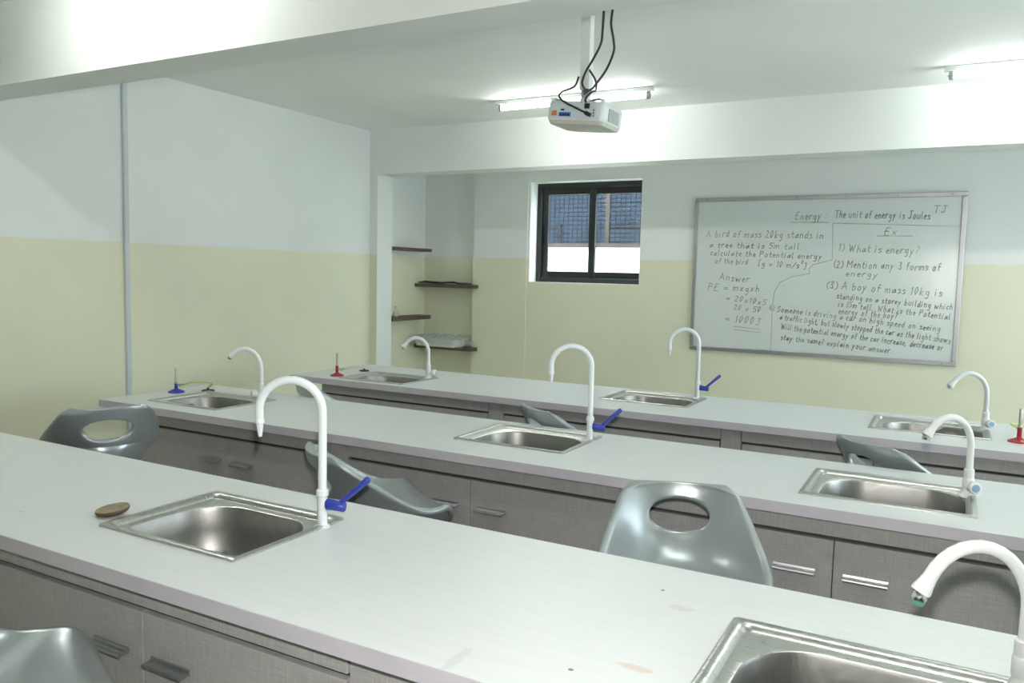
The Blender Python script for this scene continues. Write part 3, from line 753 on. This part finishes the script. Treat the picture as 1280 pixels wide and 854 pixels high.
mb.add(z3(rrect(.215, .125, .03, 5), 0), [tuple(range(24))])
obj('tray_body', mb, M_TRAY, tr, smooth='auto')
obj('lid_rib', MB().add([], []).tube([(-.235, -.150, .058), (.235, -.150, .058)], .004, 8), M_TRAY, tr, smooth='auto')
random.seed(3)
N, K = 34, 16; V = []; F = []
for j in range(K + 1):
    for i in range(N + 1):
        x = -.315 + .65 * i / N; y = -.215 + .34 * j / K
        z = .098 if abs(x) < .23 else .098 - (abs(x) - .23) * (.62 if x > 0 else .45)
        if y < -.165: z -= (-.165 - y) * 1.4
        y2 = max(y, -.185 + .003 * random.random()) if y < -.165 else y
        z = max(.010, z + random.uniform(-.013, .015))
        V.append((x + random.uniform(-.008, .008), y2 + random.uniform(-.006, .006), z))
F = [(j * (N + 1) + i, j * (N + 1) + i + 1, (j + 1) * (N + 1) + i + 1, (j + 1) * (N + 1) + i) for j in range(K) for i in range(N)]
wr = obj('plastic_film', MB().add(V, F), M_WRAP, loc=(-4.42, 6.68, .816))
tag(wr, 'crumpled clear plastic film draped over the white tray', 'film')

# ------------------------------------------------------------------ whiteboard and handwriting
BX0, BX1, BZ0, BZ1 = -1.952, .046, .940, 2.214
wb = thing('whiteboard', 'large wall whiteboard in an aluminium frame covered with physics notes', 'whiteboard', (0, YBK, 0))
obj('panel', MB().box(BX0 + .01, BX1 - .01, -.018, -.001, BZ0 + .01, BZ1 - .01), M_BOARD, wb)
for b in ((BX0, BX1, BZ1 - .032, BZ1), (BX0, BX1, BZ0, BZ0 + .032)):
    r_ = obj('frame_rail', MB().box(b[0], b[1], -.026, -.001, b[2], b[3]), M_ALU, wb, bevel=.003)
    for k in range(6):
        x = BX0 + .1 + k * .36
        obj('screw', MB().tube([(x, -.026, (b[2] + b[3]) / 2), (x, -.028, (b[2] + b[3]) / 2)], .006, 8), M_VENT, r_)
for b in ((BX0, BX0 + .03), (BX1 - .032, BX1)):
    obj('frame_stile', MB().box(b[0], b[1], -.026, -.001, BZ0 + .032, BZ1 - .032), M_ALU, wb, bevel=.003)

G = {  # stroke letters: advance, polylines on a grid with x-height 5, cap height 9, descender -4
 'a': (5, ['44 24 12 11 20 31 44', '45 41 51']), 'b': (5, ['19 10', '13 25 44 42 30 10']), 'c': (4, ['44 25 13 11 20 40']), 'd': (5, ['44 25 12 11 20 42', '49 40']),
 'e': (4, ['12 43 34 25 13 11 20 40']), 'f': (4, ['48 39 28 20', '15 45']), 'g': (5, ['44 25 13 21 41', '45 4-2 3-4 1-3']), 'h': (5, ['19 10', '13 25 44 40']), 'i': (3, ['15 10', '17 17.6']),
 'j': (3, ['25 2-3 0-4']), 'k': (5, ['19 10', '45 12 40']), 'l': (3, ['19 11 20']), 'm': (7, ['15 10', '14 25 34 30', '34 55 64 60']), 'n': (5, ['15 10', '13 25 44 40']), 'o': (5, ['25 12 11 20 30 42 44 35 25']),
 'p': (5, ['15 1-4', '14 35 43 41 20 11']), 'q': (5, ['44 25 12 20 42', '45 4-4']), 'r': (4, ['15 10', '13 25 45']), 's': (4, ['44 25 14 32 41 20 10']), 't': (4, ['28 21 30 40', '15 45']), 'u': (5, ['15 11 20 41', '45 40']),
 'v': (5, ['15 20 45']), 'w': (7, ['15 20 34 50 65']), 'x': (5, ['15 40', '45 10']), 'y': (5, ['15 21', '45 20 1-4']), 'z': (5, ['15 45 10 40']),
 'A': (7, ['10 39 60', '23 53']), 'E': (6, ['59 29 15 45 15 10 50']), 'J': (6, ['29 69', '49 41 20 11']), 'M': (8, ['10 19 44 79 70']), 'P': (6, ['10 19 49 57 45 15']), 'S': (6, ['58 39 17 53 41 20 11']),
 'T': (6, ['09 69', '39 30']), 'W': (9, ['19 30 47 60 89']), '0': (5, ['29 16 13 20 33 46 39 29']), '1': (3, ['17 29 20']), '2': (5, ['17 29 47 10 50']), '3': (5, ['18 39 47 25 43 40 11']), '4': (5, ['39 13 53', '46 40']),
 '5': (5, ['59 19 16 45 42 20 11']), ':': (3, ['15 15.6', '11 11.6']), '.': (3, ['10 10.6']), ',': (3, ['11 0-2']), '?': (5, ['18 29 47 24 22', '20 20.6']), '(': (3, ['39 16 12 3-1']), ')': (3, ['19 36 32 1-1']),
 '[': (4, ['4.0 10 1-2 10 1 10'.split()[0] if 0 else '39 19 1-1 3-1']), ']': (4, ['19 39 3-1 1-1']), '=': (6, ['14 54', '12 52']), '/': (5, ['0-1 59']), '^': (4, ['1=12 2=13 3=12 1=8 3=8']),
}
def parse(s):
    out = []
    for tok in s.split():
        if '=' in tok: a, b = tok.split('='); out.append((float(a), float(b)))
        else: out.append((float(tok[0]), float(tok[1:])))
    return out
def ribbon(mb, pts, r):
    for (x0, z0), (x1, z1) in zip(pts, pts[1:]):
        L = math.hypot(x1 - x0, z1 - z0) or 1e-6; dx, dz = (x1 - x0) / L * r, (z1 - z0) / L * r
        mb.add([(x0 - dx * .6 - dz, -.0188, z0 - dz * .6 + dx), (x0 - dx * .6 + dz, -.0188, z0 - dz * .6 - dx), (x1 + dx * .6 + dz, -.0188, z1 + dz * .6 - dx), (x1 + dx * .6 - dz, -.0188, z1 + dz * .6 + dx)], [(0, 1, 2, 3)])
def write(text, x0, z0, x1, z1, ink, r=.0030, cap=.062):
    mb = MB(); adv = sum(G[c][0] + 1 if c in G else 4 for c in text)
    L = math.hypot(x1 - x0, z1 - z0); k = L / adv; ky = cap / 9
    ux, uz = (x1 - x0) / L, (z1 - z0) / L; p = 0
    for c in text + ' ':
        if c == ' ':
            p += 4
            if mb.v: obj('handwriting', mb, ink, wb); mb = MB()
            continue
        w_, st = G[c]; jy = random.uniform(-.6, .6)
        for s in st:
            pts = []
            for a, b in parse(s):
                px = (p + a + b * .12 + random.uniform(-.15, .15)) * k; py = (b + jy + random.uniform(-.2, .2)) * ky
                pts.append((x0 + ux * px - uz * py, z0 + uz * px + ux * py))
            ribbon(mb, pts, r)
        p += w_ + 1
random.seed(11)
TEXT = [('Energy :', -1.148, 2.03, -0.897, 2.027), ('The unit of energy is Joules', -0.851, 2.039, -0.187, 2.018), ('Ex', -0.497, 1.902, -0.399, 1.902),
    ('A bird of mass 20kg stands in', -1.854, 1.892, -0.919, 1.878), ('a tree that is 5m tall.', -1.823, 1.806, -1.069, 1.79), ('calculate the Potential energy', -1.814, 1.739, -0.922, 1.716), ('of the bird', -1.77, 1.673, -1.494, 1.664),
    ('[g = 10 m/s^]', -1.417, 1.658, -1.037, 1.639), ('Answer', -1.731, 1.534, -1.474, 1.52), ('PE = mxgxh', -1.821, 1.445, -1.387, 1.445), ('= 20x10x5', -1.67, 1.369, -1.331, 1.336), ('20 x 50', -1.6, 1.292, -1.373, 1.276), ('= 1000J', -1.669, 1.196, -1.368, 1.171),
    ('1) What is energy?', -0.814, 1.779, -0.24, 1.76), ('(2) Mention any 3 forms of', -0.842, 1.655, -0.096, 1.638), ('energy', -0.751, 1.588, -0.513, 1.581), ('(3) A boy of mass 10kg is', -0.887, 1.492, -0.074, 1.45),
    ('standing on a storey building which', -0.806, 1.413, 0.0, 1.354), ('is 15m tall. What is the Potential', -0.791, 1.351, -0.01, 1.283), ('energy of the boy?', -0.787, 1.295, -0.36, 1.272),
    ('4) Someone is driving a car on high speed on seeing', -1.317, 1.298, -0.07, 1.190), ('a traffic light, but slowly stopped the car as the light shows', -1.226, 1.229, -0.0, 1.108),
    ('Will the potential energy of the car increase, decrease or', -1.215, 1.150, -0.045, 1.052), ('stay the same? explain your answer.', -1.211, 1.066, -0.381, 1.008)]
SMALL = ('calc', 'of t', '[g =', 'stan', 'is 1', 'ener', '4) S', 'a tr', 'Will', 'stay', '20 x', '= 20')
for a in TEXT: write(*a, M_INK, cap=.045 if a[0][:4] in SMALL else .056)
write('TJ', -0.174, 2.065, -0.08, 2.063, M_INK, cap=.05)
def rule(pts, ink=M_INK2, r=.0028):
    mb = MB(); ribbon(mb, pts, r); obj('drawn_line', mb, ink, wb)
for l in ([(-1.165, 2.005), (-0.89, 2.002)], [(-0.86, 1.996), (0.003, 1.964)], [(-0.86, 1.996), (-0.851, 1.711)],
          [(-0.851, 1.711), (-0.991, 1.671), (-1.019, 1.639), (-1.011, 1.602), (-1.144, 1.574), (-1.234, 1.527), (-1.274, 1.448), (-1.286, 1.318), (-1.282, 0.973)],
          [(-0.541, 1.896), (-0.296, 1.895)], [(-1.587, 1.153), (-1.373, 1.138)], [(-1.586, 1.127), (-1.371, 1.112)]):
    rule(l)
